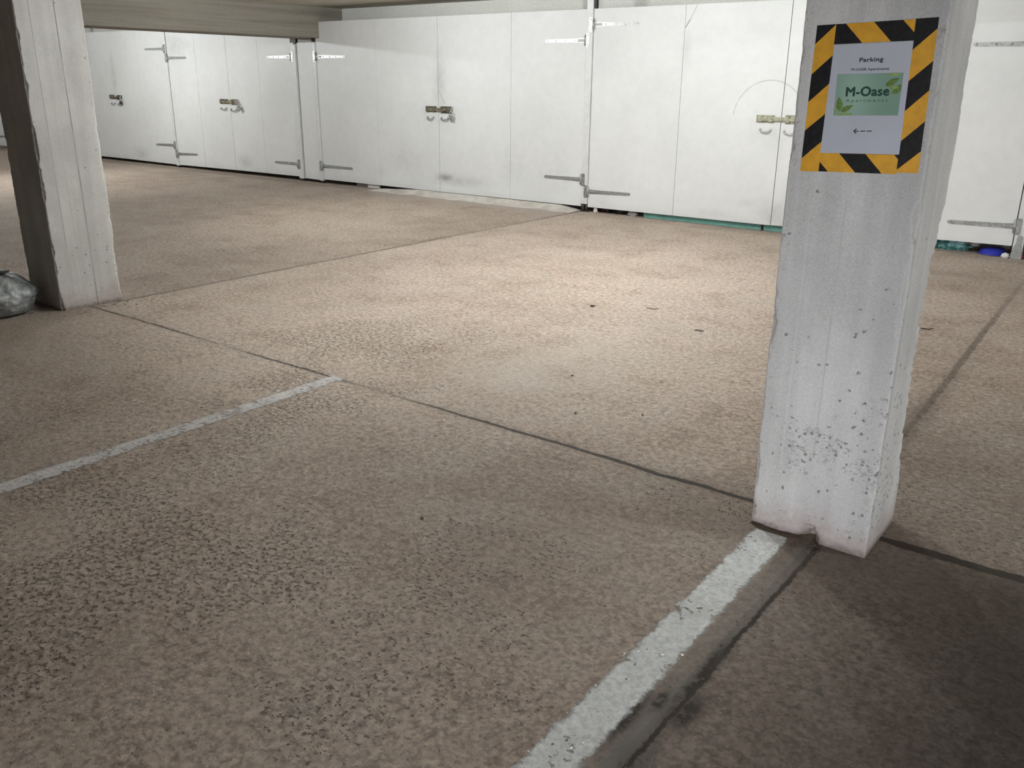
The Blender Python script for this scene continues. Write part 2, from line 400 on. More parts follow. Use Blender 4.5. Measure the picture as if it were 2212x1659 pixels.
# ------------------------------------------------------------------ room shell
def floor_slab():
    xs = [-26.0, -20.0, -16.0] + [-14 + 0.25 * i for i in range(32)] + [-6 + 0.06 * i for i in range(125)] + [1.5 + 0.25 * i for i in range(11)] + [5.0, 9.0]
    ys = [-9.0, -5.0, -3.0, -2.0, -1.0, 0.0] + [0.5 + 0.06 * i for i in range(80)] + [5.3 + 0.2 * i for i in range(20)] + [9.4, 10.2]
    bm = bmesh.new()
    g = [[bm.verts.new((X, Y, 0.0)) for X in xs] for Y in ys]
    for a, b in zip(g, g[1:]):
        for i in range(len(xs) - 1): bm.faces.new([a[i], a[i + 1], b[i + 1], b[i]])
    per = g[0] + [r[-1] for r in g[1:]] + list(reversed(g[-1]))[1:] + [r[0] for r in reversed(g[1:-1])]
    low = [bm.verts.new((v.co.x, v.co.y, -0.15)) for v in per]
    for i in range(len(per)):
        k = (i + 1) % len(per)
        bm.faces.new([per[k], per[i], low[i], low[k]])
    bm.faces.new(list(reversed(low)))
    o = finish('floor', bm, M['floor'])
    at = o.data.color_attributes.new('wear', 'FLOAT_COLOR', 'POINT')
    G = lambda x, y, cx, cy, sx, sy: math.exp(-0.5 * (((x - cx) / sx) ** 2 + ((y - cy) / sy) ** 2))
    S_ = lambda v, a, b: (lambda t: t * t * (3 - 2 * t))(max(0.0, min(1.0, (v - a) / (b - a))))
    for i, v in enumerate(o.data.vertices):
        x, y = v.co.x, v.co.y
        nz = noise.fractal(V((x * 0.8 + 11.3, y * 0.8 + 4.2, 0)), 0.8, 2.0, 4)
        n2 = noise.fractal(V((x * 2.2 + 1.3, y * 2.2 + 7.2, 2)), 0.8, 2.0, 3)
        bias = max(G(x, y, -3.0, 1.4, 0.9, 1.0), 0.9 * G(x, y, -3.6, 3.35, 0.5, 0.35), 0.7 * G(x, y, -2.6, 2.5, 0.5, 0.25), 0.6 * G(x, y, -0.3, 1.2, 0.4, 0.5), 0.55 * G(x, y, -2.5, 4.1, 0.35, 0.25))
        w = 0.6 * S_(nz + 0.4 * n2, 0.0, 0.45) + bias * (0.70 + 0.8 * n2)
        w = max(0.0, min(1.0, w)) * (1 - 0.75 * S_(y, 3.8, 6.0))
        d = max(G(x, y, -0.78, 2.72, 0.42, 0.22), G(x, y, -5.9, 2.55, 0.4, 0.25), 0.5 * G(x, y, -1.5, 2.1, 0.35, 0.3), 0.85 * G(x, y, -5.3, 2.1, 0.8, 0.40), 0.5 * G(x, y, -3.9, 1.2, 0.6, 0.5))  # dirt, plus shade painted on the floor before the far left pillar
        p = G(x, y, -2.55, 3.7, 0.28, 0.55)
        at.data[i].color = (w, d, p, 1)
    return tag(o, 'worn brown-grey concrete garage floor with joints and pitting', 'floor', kind='structure')
floor_slab()
bm = bmesh.new()
box(bm, -26, 9, -9, 10.2, CEIL, CEIL + 0.2)
tag(finish('ceiling', bm, M['ceil']), 'low concrete ceiling slab over the garage', 'ceiling', kind='structure')
bm = bmesh.new()
box(bm, -26, 9, REAR, REAR + 0.2, -0.02, CEIL + 0.02)
tag(finish('wall_back', bm, M['rear']), 'cream painted wall seen above the locker doors', 'wall', kind='structure')
bm = bmesh.new()
box(bm, -26.1, -25.9, -9, 9.3, -0.02, CEIL + 0.02)
tag(finish('wall_left', bm, M['rear']), 'cream painted wall at the far end of the garage', 'wall', kind='structure')

def beam(x0, x1, zb, label):
    bm = bmesh.new()
    box(bm, x0, x1, -1.5, REAR + 0.02, zb, CEIL + 0.02, 0.012)
    return tag(finish('ceiling_beam', bm, M['beam']), label, 'beam', kind='structure')
beam(-10.62, -10.08, 1.985, 'board-marked concrete beam running from top left to the lockers')
beam(-0.985, -0.60, 1.985, 'concrete beam resting on the near pillar, above the picture')

# low ramp of dusty mortar closing the gap under two leaves
bm = bmesh.new()
N = 60
prof = [(8.58, 0.0), (8.66, 0.010), (8.70, 0.024), (8.775, 0.050), (8.84, 0.052), (8.84, 0.0)]
rows = []
for i in range(N + 1):
    X = -9.02 + (9.02 - 5.70) * i / N
    s = min(1.0, i / 14, (N - i) / 5)
    wv = noise.noise(V((X * 3, 0, 0))) * 0.05
    rows.append([bm.verts.new((X, yy + (wv if q < 2 else 0), max(0.0, zz) * (0.15 + 0.85 * s) + (noise.noise(V((X * 9, yy * 9, 0))) * 0.003 if 0 < q < 4 else 0) + 0.0005)) for q, (yy, zz) in enumerate(prof)])
for a, b in zip(rows, rows[1:]):
    for q in range(len(prof) - 1):
        bm.faces.new([a[q], b[q], b[q + 1], a[q + 1]])
bm.faces.new(list(reversed(rows[0]))); bm.faces.new(rows[-1])
bmesh.ops.recalc_face_normals(bm, faces=bm.faces[:])
m_ramp = mat_concrete('dusty_mortar', (0.50, 0.455, 0.40), (0.66, 0.62, 0.57), (3, 3, 3))
tag(finish('trim_1', bm, m_ramp, smooth=False), 'low whitish mortar ramp under the middle pair of locker doors', 'threshold', kind='structure')

# ------------------------------------------------------------------ pillars
def pillar(name, x0, x1, y0, y1, mat, label, seed, chips, notch, flat=None):
    """square column, plan loop x height grid, corners worn by noise"""
    hx, hy = (x1 - x0) / 2, (y1 - y0) / 2
    cx, cy = (x0 + x1) / 2, (y0 + y1) / 2
    n = 40
    loop = []
    R = 0.010
    per = []
    def side(a, b):
        # denser towards corners
        for i in range(n):
            t = i / n
            t = 0.5 - 0.5 * math.cos(pi * t) if True else t
            per.append((a[0] + (b[0] - a[0]) * t, a[1] + (b[1] - a[1]) * t))
    side((-hx, -hy), (hx, -hy)); side((hx, -hy), (hx, hy)); side((hx, hy), (-hx, hy)); side((-hx, hy), (-hx, -hy))
    H = 300
    bm = bmesh.new()
    rings = []
    for k in range(H + 1):
        z = CEIL * (k / H) ** 1.15
        ring = []
        for (u, v) in per:
            # distance to the nearest corner along the face
            du, dv = hx - abs(u), hy - abs(v)
            d = max(du, dv)
            sx_, sy_ = (1 if u > 0 else -1), (1 if v > 0 else -1)
            c_id = sx_ * 2 + sy_
            a = noise.fractal(V((c_id * 7.3 + seed, z * 9.0, 0.3)), 1.0, 2.1, 5)
            b = noise.fractal(V((c_id * 3.7 + seed, z * 45.0, 1.3)), 1.0, 2.1, 4)
            ero = 0.004 + max(0.0, a - 0.10) * 0.017 + max(0.0, b) * 0.004
            for (ci, zc, rz, dep) in chips:
                if ci == c_id:
                    q = (z - zc) / rz
                    if abs(q) < 1: ero += dep * (1 - q * q) ** 0.7 * (0.8 + 0.5 * noise.noise(V((z * 40, u * 30, v * 30))))
            # bevel depth along the diagonal
            off = max(0.0, ero * 1.35 - d)
            nx, ny = u - sx_ * off * 0.62, v - sy_ * off * 0.62
            if du < dv and False: pass
            # gentle face unevenness, inward only
            fn = 0.0022 * (0.5 + 0.5 * noise.noise(V((u * 9 + seed, v * 9, z * 7))))
            if abs(v) >= hy - 1e-6: ny -= sy_ * fn
            if abs(u) >= hx - 1e-6: nx -= sx_ * fn
            zz = z
            if notch and v <= -hy + 1e-6:
                X = cx + u
                # broken foot of the front face: left part is a rounded lump that stops short of the slab
                if z < 0.10:
                    lip = 0.012 - 0.007 * math.exp(-((X + 0.90) / 0.05) ** 2)
                    if X < -0.80:
                        e = max(0.0, lip - z) / 0.012
                        ny += 0.022 * min(1.0, e) ** 0.7
                    w = math.exp(-((X + 0.785) / 0.020) ** 2)
                    e = max(0.0, 0.062 + 0.012 * noise.noise(V((X * 60, z * 60, 0))) - z) / 0.05
                    ny += 0.07 * w * min(1.0, e)
            ring.append(bm.verts.new((nx, ny, zz)))
        rings.append(ring)
    m = len(per)
    for a, b in zip(rings, rings[1:]):
        for i in range(m):
            bm.faces.new([a[i], a[(i + 1) % m], b[(i + 1) % m], b[i]])
    bm.faces.new(list(reversed(rings[0]))); bm.faces.new(rings[-1])
    o = finish(name, bm, mat, smooth=True, loc=(cx, cy, 0))
    o.data.set_sharp_from_angle(angle=math.radians(38))
    tag(o, label, 'pillar', kind='structure')
    return o

NX0, NX1, NY0, NY1 = -0.989, -0.597, 2.68, 3.012
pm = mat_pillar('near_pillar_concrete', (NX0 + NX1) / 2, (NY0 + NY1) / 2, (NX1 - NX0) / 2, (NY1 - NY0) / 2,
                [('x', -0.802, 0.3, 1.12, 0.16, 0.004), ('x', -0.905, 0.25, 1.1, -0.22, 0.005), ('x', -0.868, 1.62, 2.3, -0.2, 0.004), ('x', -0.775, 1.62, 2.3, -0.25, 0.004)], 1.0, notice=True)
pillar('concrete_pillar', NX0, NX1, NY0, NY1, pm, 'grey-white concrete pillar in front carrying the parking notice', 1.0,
       [(-3, 0.72, 0.055, 0.011), (-3, 0.20, 0.10, 0.006), (-3, 1.28, 0.05, 0.007), (3, 0.66, 0.44, 0.075), (3, 1.55, 0.2, 0.01), (1, 0.25, 0.03, 0.012)], True)
LX0, LX1, LY0, LY1 = -6.10, -5.70, 2.66, 3.08
lm = mat_pillar('far_pillar_concrete', (LX0 + LX1) / 2, (LY0 + LY1) / 2, (LX1 - LX0) / 2, (LY1 - LY0) / 2,
                [('y', 2.752, 0.4, 2.3, 0.45, 0.004), ('y', 2.905, 0.0, 2.3, 0.65, 0.005), ('y', 2.82, 0.1, 0.9, 0.2, 0.003)], 0.10, (0.60, 0.59, 0.565))
pillar('concrete_pillar', LX0, LX1, LY0, LY1, lm, 'whitewashed concrete pillar at far left with one dark side', 4.0,
       [(1, 1.05, 0.12, 0.012), (1, 0.78, 0.08, 0.008), (1, 0.40, 0.05, 0.006), (3, 1.0, 0.3, 0.008), (3, 0.25, 0.2, 0.012), (-1, 1.0, 0.4, 0.012)], False)

# ------------------------------------------------------------------ painted parking lines
def pline(xa, ya, xb, yb, hw, mat, label):
    L = math.hypot(xb - xa, yb - ya)
    bm = bmesh.new()
    nU, nV = 10, int(L / 0.02)
    g = []
    for j in range(nV + 1):
        v = L * j / nV
        g.append([bm.verts.new((hw * 1.5 * (2 * i / nU - 1), v, 0.0006)) for i in range(nU + 1)])
    for j in range(nV):
        for i in range(nU):
            bm.faces.new([g[j][i], g[j][i + 1], g[j + 1][i + 1], g[j + 1][i]])
    o = finish('parking_line', bm, mat, loc=(xa, ya, 0.001), rot=(0, 0, -math.atan2(xb - xa, yb - ya)))
    return tag(o, label, 'parking line', kind='thing')
pline(-3.295, 0.2, -3.29, 2.865, 0.052, mat_line('worn_white_paint', (0.68, 0.65, 0.63), 0.595, 0.050), 'thin worn white parking line ending at the floor joint, no pillar on it')
pline(-0.872, 0.2, -0.897, 2.655, 0.060, mat_line('pale_grey_paint', (0.86, 0.88, 0.86), 0.665, 0.060), 'broad pale grey-white parking line ending at the foot of the near pillar')

# ------------------------------------------------------------------ locker doors
def strap_hinge(parent, kx, z, d, mat, L=0.56, tilt=0.0):
    """kx: x of the knuckle on the leaf edge, d: +1 strap runs to +x"""
    bm = bmesh.new()
    y1, y0 = YD - 0.001, YD - 0.006
    p = [(0.018, -0.024), (0.16, -0.020), (L - 0.02, -0.0165), (L - 0.004, -0.010), (L, 0.0), (L - 0.004, 0.010), (L - 0.02, 0.0165), (0.16, 0.020), (0.018, 0.024)]
    ct, st = math.cos(tilt), math.sin(tilt)
    pts = [(kx + d * (a * ct - b * st), z + a * st + b * ct) for a, b in p]
    prism(bm, pts, y0, y1)
    for a in (0.15, 0.28, 0.40, L - 0.03):
        X, Z = kx + d * a * ct, z + a * st
        tube(bm, [(X, y0 + 0.0005, Z), (X, y0 - 0.0035, Z), (X, y0 - 0.005, Z)], [0.0085, 0.008, 0.004], 10)
    o = finish('strap_hinge', bm, mat, parent)
    # knuckle and pin
    bm = bmesh.new()
    tube(bm, [(kx, YD - 0.014, z - 0.052), (kx, YD - 0.014, z - 0.050), (kx, YD - 0.014, z + 0.050), (kx, YD - 0.014, z + 0.052)], [0.009, 0.013, 0.013, 0.009], 12)
    tube(bm, [(kx, YD - 0.014, z - 0.062), (kx, YD - 0.014, z + 0.062)], 0.006, 8)
    box(bm, kx + min(0, d * 0.10), kx + max(0, d * 0.10), YD - 0.016, YD - 0.005, z - 0.011, z + 0.011, 0.003)
    finish('knuckle', bm, M['galv_dull'], o)
    # plate screwed to the post
    bm = bmesh.new()
    xa, xb = kx - d * 0.052, kx - d * 0.008
    q = [(min(xa, xb), -0.060), (min(xa, xb) + 0.008, -0.072), (max(xa, xb) - 0.008, -0.072), (max(xa, xb), -0.060), (max(xa, xb), 0.060), (max(xa, xb) - 0.008, 0.072), (min(xa, xb) + 0.008, 0.072), (min(xa, xb), 0.060)]
    prism(bm, [(a, z + b) for a, b in q], YD - 0.019, YD - 0.014)
    for dz in (-0.05, 0.05):
        X = (xa + xb) / 2
        tube(bm, [(X, YD - 0.0188, z + dz), (X, YD - 0.023, z + dz), (X, YD - 0.025, z + dz)], [0.009, 0.008, 0.004], 10)
    finish('hinge_plate', bm, mat, o)
    return o

def leaf(x0, x1, zb0, zb1, zt, seam, sw, label, hinges):
    """door leaf of two boards; zb0/zb1 lower edge at left/right"""
    t = empty('locker_door', ((x0 + x1) / 2, YD, 0), label, 'door', 'white locker door leaves')
    t['kind'] = 'thing'
    bm = bmesh.new()
    def board(a, b):
        za = zb0 + (zb1 - zb0) * (a - x0) / (x1 - x0); zb = zb0 + (zb1 - zb0) * (b - x0) / (x1 - x0)
        prism(bm, [(a, za), (b, zb), (b, zt), (a, zt)], YD, YD + 0.022, 0.0015)
    if seam:
        board(x0, seam - sw / 2); board(seam + sw / 2, x1)
    else:
        board(x0, x1)
    box(bm, x0 + 0.03, x1 - 0.03, YD + 0.022, YD + 0.034, max(zb0, zb1) + 0.02, zt - 0.02)
    for v in bm.verts: v.co.x -= t.location.x; v.co.y -= YD
    finish('panel', bm, mat_door(x0, x1), t)
    for (side, z, mat, L, tilt) in hinges:
        kx = (x0 + 0.002) if side < 0 else (x1 - 0.002)
        o = strap_hinge(t, kx, z, 1 if side < 0 else -1, M[mat], L, tilt)
        o.matrix_parent_inverse = Matrix.Translation((-t.location.x, -t.location.y, 0))
    return t

def local(o, t):
    o.parent = t
    o.matrix_parent_inverse = Matrix.Translation((-t.location.x, -t.location.y, -t.location.z))
    return o

def pull(t, cx, z, mat='galv_dull', w=0.10, sag=0.018):
    """small D pull; hangs slightly askew"""
    bm = bmesh.new()
    pts = []
    for i in range(15):
        a = pi * i / 14
        pts.append((cx - w / 2 * math.cos(a), YD - 0.004 - 0.034 * math.sin(a) ** 0.6, z - sag * math.sin(a) - 0.006 * (i / 14)))
    tube(bm, pts, 0.0075, 8)
    for s in (-1, 1):
        X = cx + s * w / 2
        tube(bm, [(X, YD - 0.0005, z), (X, YD - 0.006, z), (X, YD - 0.008, z)], [0.015, 0.014, 0.008], 12)
    return local(finish('pull_handle', bm, M[mat], None), t)

def keeper(t, x0, x1, z, mat):
    """catch plate with a boxed keeper, on the left leaf"""
    bm = bmesh.new()
    box(bm, x0, x1, YD - 0.006, YD - 0.001, z - 0.036, z + 0.036, 0.002)
    box(bm, x0 + 0.02, x0 + 0.075, YD - 0.034, YD - 0.005, z - 0.030, z + 0.030, 0.006)
    box(bm, x1 - 0.055, x1 - 0.012, YD - 0.034, YD - 0.005, z - 0.030, z + 0.030, 0.006)
    for X in (x0 + 0.010, x1 - 0.006):
        for s in (-1, 1):
            tube(bm, [(X, YD - 0.006, z + s * 0.024), (X, YD - 0.010, z + s * 0.024)], 0.006, 8)
    return local(finish('bolt_keeper', bm, M[mat], None), t)

def bolt(t, x0, x1, xbar, z, mat, matbar):
    """slide bolt body on the right leaf with its bar reaching into the keeper"""
    bm = bmesh.new()
    box(bm, x0, x1, YD - 0.006, YD - 0.001, z - 0.042, z + 0.042, 0.002)
    box(bm, x0 + 0.004, x0 + 0.05, YD - 0.036, YD - 0.005, z - 0.032, z + 0.032, 0.006)
    box(bm, x1 - 0.06, x1 - 0.015, YD - 0.036, YD - 0.005, z - 0.032, z + 0.032, 0.006)
    box(bm, x0, x1, YD - 0.012, YD - 0.005, z + 0.034, z + 0.042, 0.002)
    o = local(finish('slide_bolt', bm, M[mat], None), t)
    bm = bmesh.new()
    box(bm, xbar, x1 + 0.01, YD - 0.029, YD - 0.011, z - 0.020, z + 0.020, 0.004)
    tube(bm, [(x1 - 0.085, YD - 0.026, z), (x1 - 0.085, YD - 0.060, z - 0.004), (x1 - 0.085, YD - 0.066, z - 0.004)], [0.010, 0.009, 0.012], 10)
    b = finish('bolt_bar', bm, M[matbar], None)
    b.parent = o
    # staple for the padlock
    bm = bmesh.new()
    pts = [(x1 + 0.018, YD - 0.005 - 0.042 * math.sin(pi * i / 10), z + 0.036 * math.cos(pi * i / 10)) for i in range(11)]
    tube(bm, pts, 0.006, 8)
    s = finish('staple', bm, M['galv'], None)
    s.parent = o
    return o

def padlock(x, z, label, tilt, mat, w=0.055, h=0.055):
    t = empty('padlock', (x, YD - 0.045, z), label, 'padlock', rot=(0, tilt, 0))
    bm = bmesh.new()
    box(bm, -w / 2, w / 2, -0.013, 0.013, -h - 0.045, -0.045, 0.006, 3)
    tube(bm, [(0, -0.0125, -0.045 - h * 0.62), (0, -0.0155, -0.045 - h * 0.62)], 0.009, 12)
    finish('lock_body', bm, M[mat], t)
    bm = bmesh.new()
    r = w * 0.33
    pts = [(-r, 0, -0.050), (-r, 0, -0.022)] + [(-r * math.cos(pi * i / 8), 0, -0.022 + r * math.sin(pi * i / 8)) for i in range(1, 8)] + [(r, 0, -0.022), (r, 0, -0.050)]
    tube(bm, pts, 0.0055, 8)
    finish('shackle', bm, M['galv'], t)
    return t

g1, g2 = 'galv_lit', 'galv_dull'  # lit copy for some upper straps, darker steel for the rest
ZT = 2.195
leaf(-20.46, -18.845, 0.05, 0.05, ZT, -19.66, 0.003, 'white locker door leaf glimpsed at the left edge beyond the dark pillar side', [(-1, 1.75, g2, 0.55, 0), (-1, 0.24, g2, 0.55, 0)])
leaf(-18.84, -17.22, 0.05, 0.05, ZT, -18.03, 0.003, 'white locker door leaf hidden behind the far left pillar', [(1, 1.75, g2, 0.55, 0), (1, 0.24, g2, 0.55, 0)])
A1 = leaf(-17.13, -15.535, 0.05, 0.05, ZT, -16.33, 0.003, 'white locker door leaf half hidden by the right side of the far left pillar', [(-1, 1.75, g2, 0.55, 0), (-1, 0.24, g2, 0.55, 0)])
A2 = leaf(-15.53, -13.885, 0.052, 0.042, ZT, -14.72, 0.003, 'white locker door leaf between the far left pillar and the first staggered hinges', [(1, 1.892, g2, 0.57, 0), (1, 0.362, g2, 0.55, -0.02)])
B1 = leaf(-13.815, -12.245, 0.044, 0.054, ZT, -13.05, 0.004, 'white locker door leaf under the beam, just right of the first staggered hinges', [(-1, 1.751, g2, 0.52, 0), (-1, 0.225, g2, 0.56, 0.03)])
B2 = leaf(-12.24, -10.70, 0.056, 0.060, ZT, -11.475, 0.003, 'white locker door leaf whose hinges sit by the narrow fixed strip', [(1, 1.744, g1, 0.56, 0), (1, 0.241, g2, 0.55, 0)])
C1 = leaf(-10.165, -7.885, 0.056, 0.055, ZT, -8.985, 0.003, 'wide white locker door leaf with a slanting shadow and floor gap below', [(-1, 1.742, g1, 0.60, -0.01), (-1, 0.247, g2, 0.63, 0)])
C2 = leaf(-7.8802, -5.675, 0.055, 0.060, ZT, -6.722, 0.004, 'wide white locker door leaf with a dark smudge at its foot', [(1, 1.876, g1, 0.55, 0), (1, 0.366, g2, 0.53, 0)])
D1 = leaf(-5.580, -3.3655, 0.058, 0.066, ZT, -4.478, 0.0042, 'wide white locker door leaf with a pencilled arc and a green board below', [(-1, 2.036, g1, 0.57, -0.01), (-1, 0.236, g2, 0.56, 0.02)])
D2 = leaf(-3.3595, -1.162, 0.068, 0.108, ZT, -2.26, 0.004, 'wide white locker door leaf passing behind the near pillar', [(1, 1.772, g2, 0.58, 0), (1, 0.280, g2, 0.55, -0.02)])
leaf(-1.06, 1.15, 0.10, 0.10, ZT, 0.05, 0.004, 'white locker door leaf starting at the right edge of the picture', [(-1, 1.90, g2, 0.56, 0), (-1, 0.45, g2, 0.56, 0)])

# bolts and pulls
keeper(A1, -15.745, -15.60, 1.115, 'brass_dark'); bolt(A2, -15.50, -15.36, -15.72, 1.105, 'brass_dark', 'brass_dark')
pull(A1, -15.655, 1.005); pull(A2, -15.43, 1.000)
keeper(B1, -12.49, -12.285, 1.10, 'brass_dark'); bolt(B2, -12.21, -12.04, -12.46, 1.095, 'brass', 'brass')
pull(B1, -12.41, 1.000, w=0.13); pull(B2, -12.155, 0.985, w=0.13)
keeper(C1, -8.10, -7.915, 1.092, 'brass_dark'); bolt(C2, -7.84, -7.655, -8.05, 1.088, 'brass_dark', 'brass')
pull(C1, -8.02, 0.990, w=0.10); pull(C2, -7.775, 0.985, w=0.11)
keeper(D1, -3.618, -3.43, 1.108, 'brass_olive'); bolt(D2, -3.32, -3.13, -3.58, 1.108, 'brass_olive', 'brass_olive')
pull(D1, -3.515, 1.005, 'galv', w=0.11); pull(D2, -3.265, 0.995, 'galv', w=0.11)
padlock(-15.335, 1.092, 'small dark padlock on the leftmost visible locker bolt', 0.1, 'dark_steel')
padlock(-12.015, 1.085, 'grey padlock hanging askew on the locker under the beam', -0.45, 'galv_dull', 0.06, 0.085)
padlock(-7.63, 1.070, 'grey padlock on the tarnished bolt of the middle locker doors', 0.08, 'galv_dull', 0.075, 0.060)

# ------------------------------------------------------------------ posts of the locker front
def post(x0, x1, z0, z1, label, foot, cap=None):
    t = empty('door_post', ((x0 + x1) / 2, YD, 0), label, 'post')
    w = x1 - x0
    bm = bmesh.new()
    box(bm, -w / 2, w / 2, -0.014, 0.046, z0, z1, 0.003)
    finish('upright', bm, M['post'], t)
    foot(t, w, z0)
    if cap:
        bm = bmesh.new()
        cap(bm, w)
        finish('top_bracket', bm, M['dark_steel'], t)
    return t

def foot_stub(t, w, z0):
    bm = bmesh.new()
    box(bm, -w * 0.30, w * 0.30, 0.0, 0.036, 0.0, z0 + 0.002, 0.003)
    box(bm, -w * 0.5, w * 0.5, -0.006, 0.044, 0.0, 0.006, 0.002)
    finish('foot', bm, M['dark_steel'], t)

def foot_pipes(t, w, z0):
    bm = bmesh.new()
    for s in (-1, 1):
        tube(bm, [(s * w * 0.30, 0.016, 0.0), (s * w * 0.30, 0.016, z0 + 0.002)], 0.018, 14)
    box(bm, -w * 0.62, w * 0.62, -0.004, 0.040, 0.0, 0.008, 0.002)
    finish('foot', bm, M['dark_steel'], t)

def foot_grey(t, w, z0):
    bm = bmesh.new()
    prism(bm, [(-w * 0.48, 0.061), (w * 0.48, 0.061), (w * 0.44, 0.10), (w * 0.34, 0.13), (w * 0.37, 0.155), (w * 0.40, 0.18), (w * 0.30, 0.200), (w * 0.08, 0.206), (-w * 0.14, 0.203), (-w * 0.22, 0.18), (-w * 0.20, 0.15), (-w * 0.32, 0.12), (-w * 0.42, 0.09)], -0.0175, -0.0138, 0.001)
    box(bm, -w * 0.5 - 0.004, w * 0.5 + 0.004, -0.020, 0.050, 0.0, 0.060, 0.003)
    f = finish('foot', bm, M['grey_paint'], t)
    f['label'] = 'grey steel foot with patchy grey paint above'

def cap_blocks(bm, w):
    box(bm, -w * 0.62, w * 0.75, -0.010, 0.050, 1.930, 1.985, 0.003)
    prism(bm, [(w * 0.2, 1.93), (w * 0.75, 1.93), (w * 0.2, 1.90)], -0.016, 0.01)
def cap_short(bm, w):
    box(bm, -w * 0.6, w * 0.55, -0.010, 0.050, 1.930, 1.985, 0.003)
def cap_side(bm, w):
    box(bm, w * 0.5 + 0.002, w * 0.5 + 0.034, 0.0, 0.04, 2.20, CEIL, 0.002)

post(-17.205, -17.145, 0.03, CEIL, 'slim white post hidden behind the far left pillar', foot_stub)
post(-13.878, -13.822, 0.03, CEIL, 'slim white post carrying the first staggered pair of strap hinges', foot_stub)
post(-10.690, -10.600, 0.036, 1.932, 'white post with a dark top bracket, left of the narrow fixed strip', foot_stub, cap_blocks)
post(-10.232, -10.172, 0.034, 1.932, 'white post with a dark top bracket, right of the narrow fixed strip', foot_stub, cap_short)
post(-5.668, -5.588, 0.090, CEIL, 'tall white post between the two wide locker pairs, on dark pipe feet', foot_pipes, cap_side)
post(-1.152, -1.072, 0.060, CEIL, 'white post with a patchy grey foot at the right edge', foot_grey)
# narrow fixed strip below the beam
bm = bmesh.new()
prism(bm, [(-10.560, 0.045), (-10.238, 0.040), (-10.238, 1.932), (-10.560, 1.932)], YD - 0.004, YD + 0.02, 0.0015)
fp = finish('fixed_panel', bm, mat_door(-10.56, -10.238))
tag(fp, 'narrow fixed white strip between two posts under the concrete beam', 'panel')
bm = bmesh.new()
box(bm, -10.545, -10.235, YD + 0.002, YD + 0.04, 1.934, 1.984, 0.002)
tag(finish('packing_board', bm, simple('grey_packing', (0.42, 0.40, 0.36), 0.8)), 'short grey board packed between the fixed strip and the beam', 'board')

# ------------------------------------------------------------------ things showing below the doors
def bar(name, x0, x1, y0, y1, z0, z1, mat, label, cat, bev=0.004):
    bm = bmesh.new()
    box(bm, x0, x1, y0, y1, z0, z1, bev)
    return tag(finish(name, bm, mat), label, cat)
bar('green_board', -4.86, -3.475, 8.845, 8.875, 0.0, 0.30, M['teal'], 'long teal-green board showing under the leaf with the pencilled arc', 'board')
bar('green_board', -3.452, -1.95, 8.845, 8.875, 0.0, 0.30, M['teal'], 'teal-green board whose end shows beside the near pillar', 'board')
bm = bmesh.new()
tube(bm, [(-3.462, 8.842, 0.002), (-3.462, 8.842, 0.20)], 0.010, 10)
box(bm, -3.474, -3.450, 8.832, 8.85, 0.0, 0.012, 0.002)
tag(finish('drop_bolt', bm, M['dark_steel']), 'thin dark drop bolt between the ends of the two green boards', 'bolt')
bar('wood_offcut', -9.54, -9.29, 8.865, 8.90, 0.002, 0.080, simple('grey_board', (0.40, 0.39, 0.37), 0.7), 'grey board end lying under the leaf with the slanting shadow', 'board')
bar('wood_offcut', -9.285, -9.06, 8.835, 8.872, 0.002, 0.074, simple('bright_white_board', (0.82, 0.81, 0.78), 0.5), 'bright white board end lying in the floor gap', 'board')

def lump(name, c, r, mat, label, cat, amp=0.25, freq=9.0, seed=0.0, sub=4, flat=True):
    bm = bmesh.new()
    bmesh.ops.create_icosphere(bm, subdivisions=sub, radius=1.0)
    for v in bm.verts:
        d = v.co.normalized()
        k = 1 + amp * (noise.fractal(d * freq * 0.35 + V((seed, seed * 1.7, 0)), 0.9, 2.0, 5)) + amp * 0.5 * abs(noise.noise(d * freq * 0.8 + V((seed * 2, 0, 1))))
        v.co = V((d.x * r[0] * k, d.y * r[1] * k, d.z * r[2] * k))
    if flat:
        zm = min(v.co.z for v in bm.verts)
        for v in bm.verts: v.co.z = max(v.co.z, -r[2] * 0.72)
        zoff = r[2] * 0.72
    else: zoff = 0
    return tag(finish(name, bm, mat, smooth=True, loc=(c[0], c[1], c[2] + zoff)), label, cat)

tealbag = NT('teal_film')
tealbag.col(tealbag.mix(tealbag.sm(tealbag.noise(tealbag.obj(), 14, 4), 0.4, 0.65), (0.06, 0.20, 0.20), (0.33, 0.62, 0.60)))
lump('plastic_bag', (-1.69, 8.95, 0.0), (0.17, 0.07, 0.06), tealbag.p(Roughness=0.25), 'crumpled teal plastic bag under the last leaf, right of the near pillar', 'bag', 0.30, 7, 3.0, 5)
# shallow blue bowl lying upside down
bm = bmesh.new()
pr = [(0.0, 0.062), (0.05, 0.061), (0.085, 0.053), (0.105, 0.036), (0.116, 0.014), (0.124, 0.008), (0.124, 0.002), (0.118, 0.002)]
n_ = 40
rg = [[bm.verts.new((r * math.cos(2 * pi * k / n_), r * math.sin(2 * pi * k / n_), z)) for k in range(n_)] if r > 0 else [bm.verts.new((0, 0, z))] for r, z in pr]
for k in range(n_): bm.faces.new([rg[0][0], rg[1][k], rg[1][(k + 1) % n_]])
for a, b in zip(rg[1:], rg[2:]):
    for k in range(n_): bm.faces.new([a[k], b[k], b[(k + 1) % n_], a[(k + 1) % n_]])
tag(finish('blue_bowl', bm, simple('blue_plastic', (0.035, 0.045, 0.42), 0.35, 0, 0.05), smooth=True, loc=(-1.315, 8.93, 0.0)), 'dark blue plastic bowl upside down in the gap near the right edge', 'bowl')
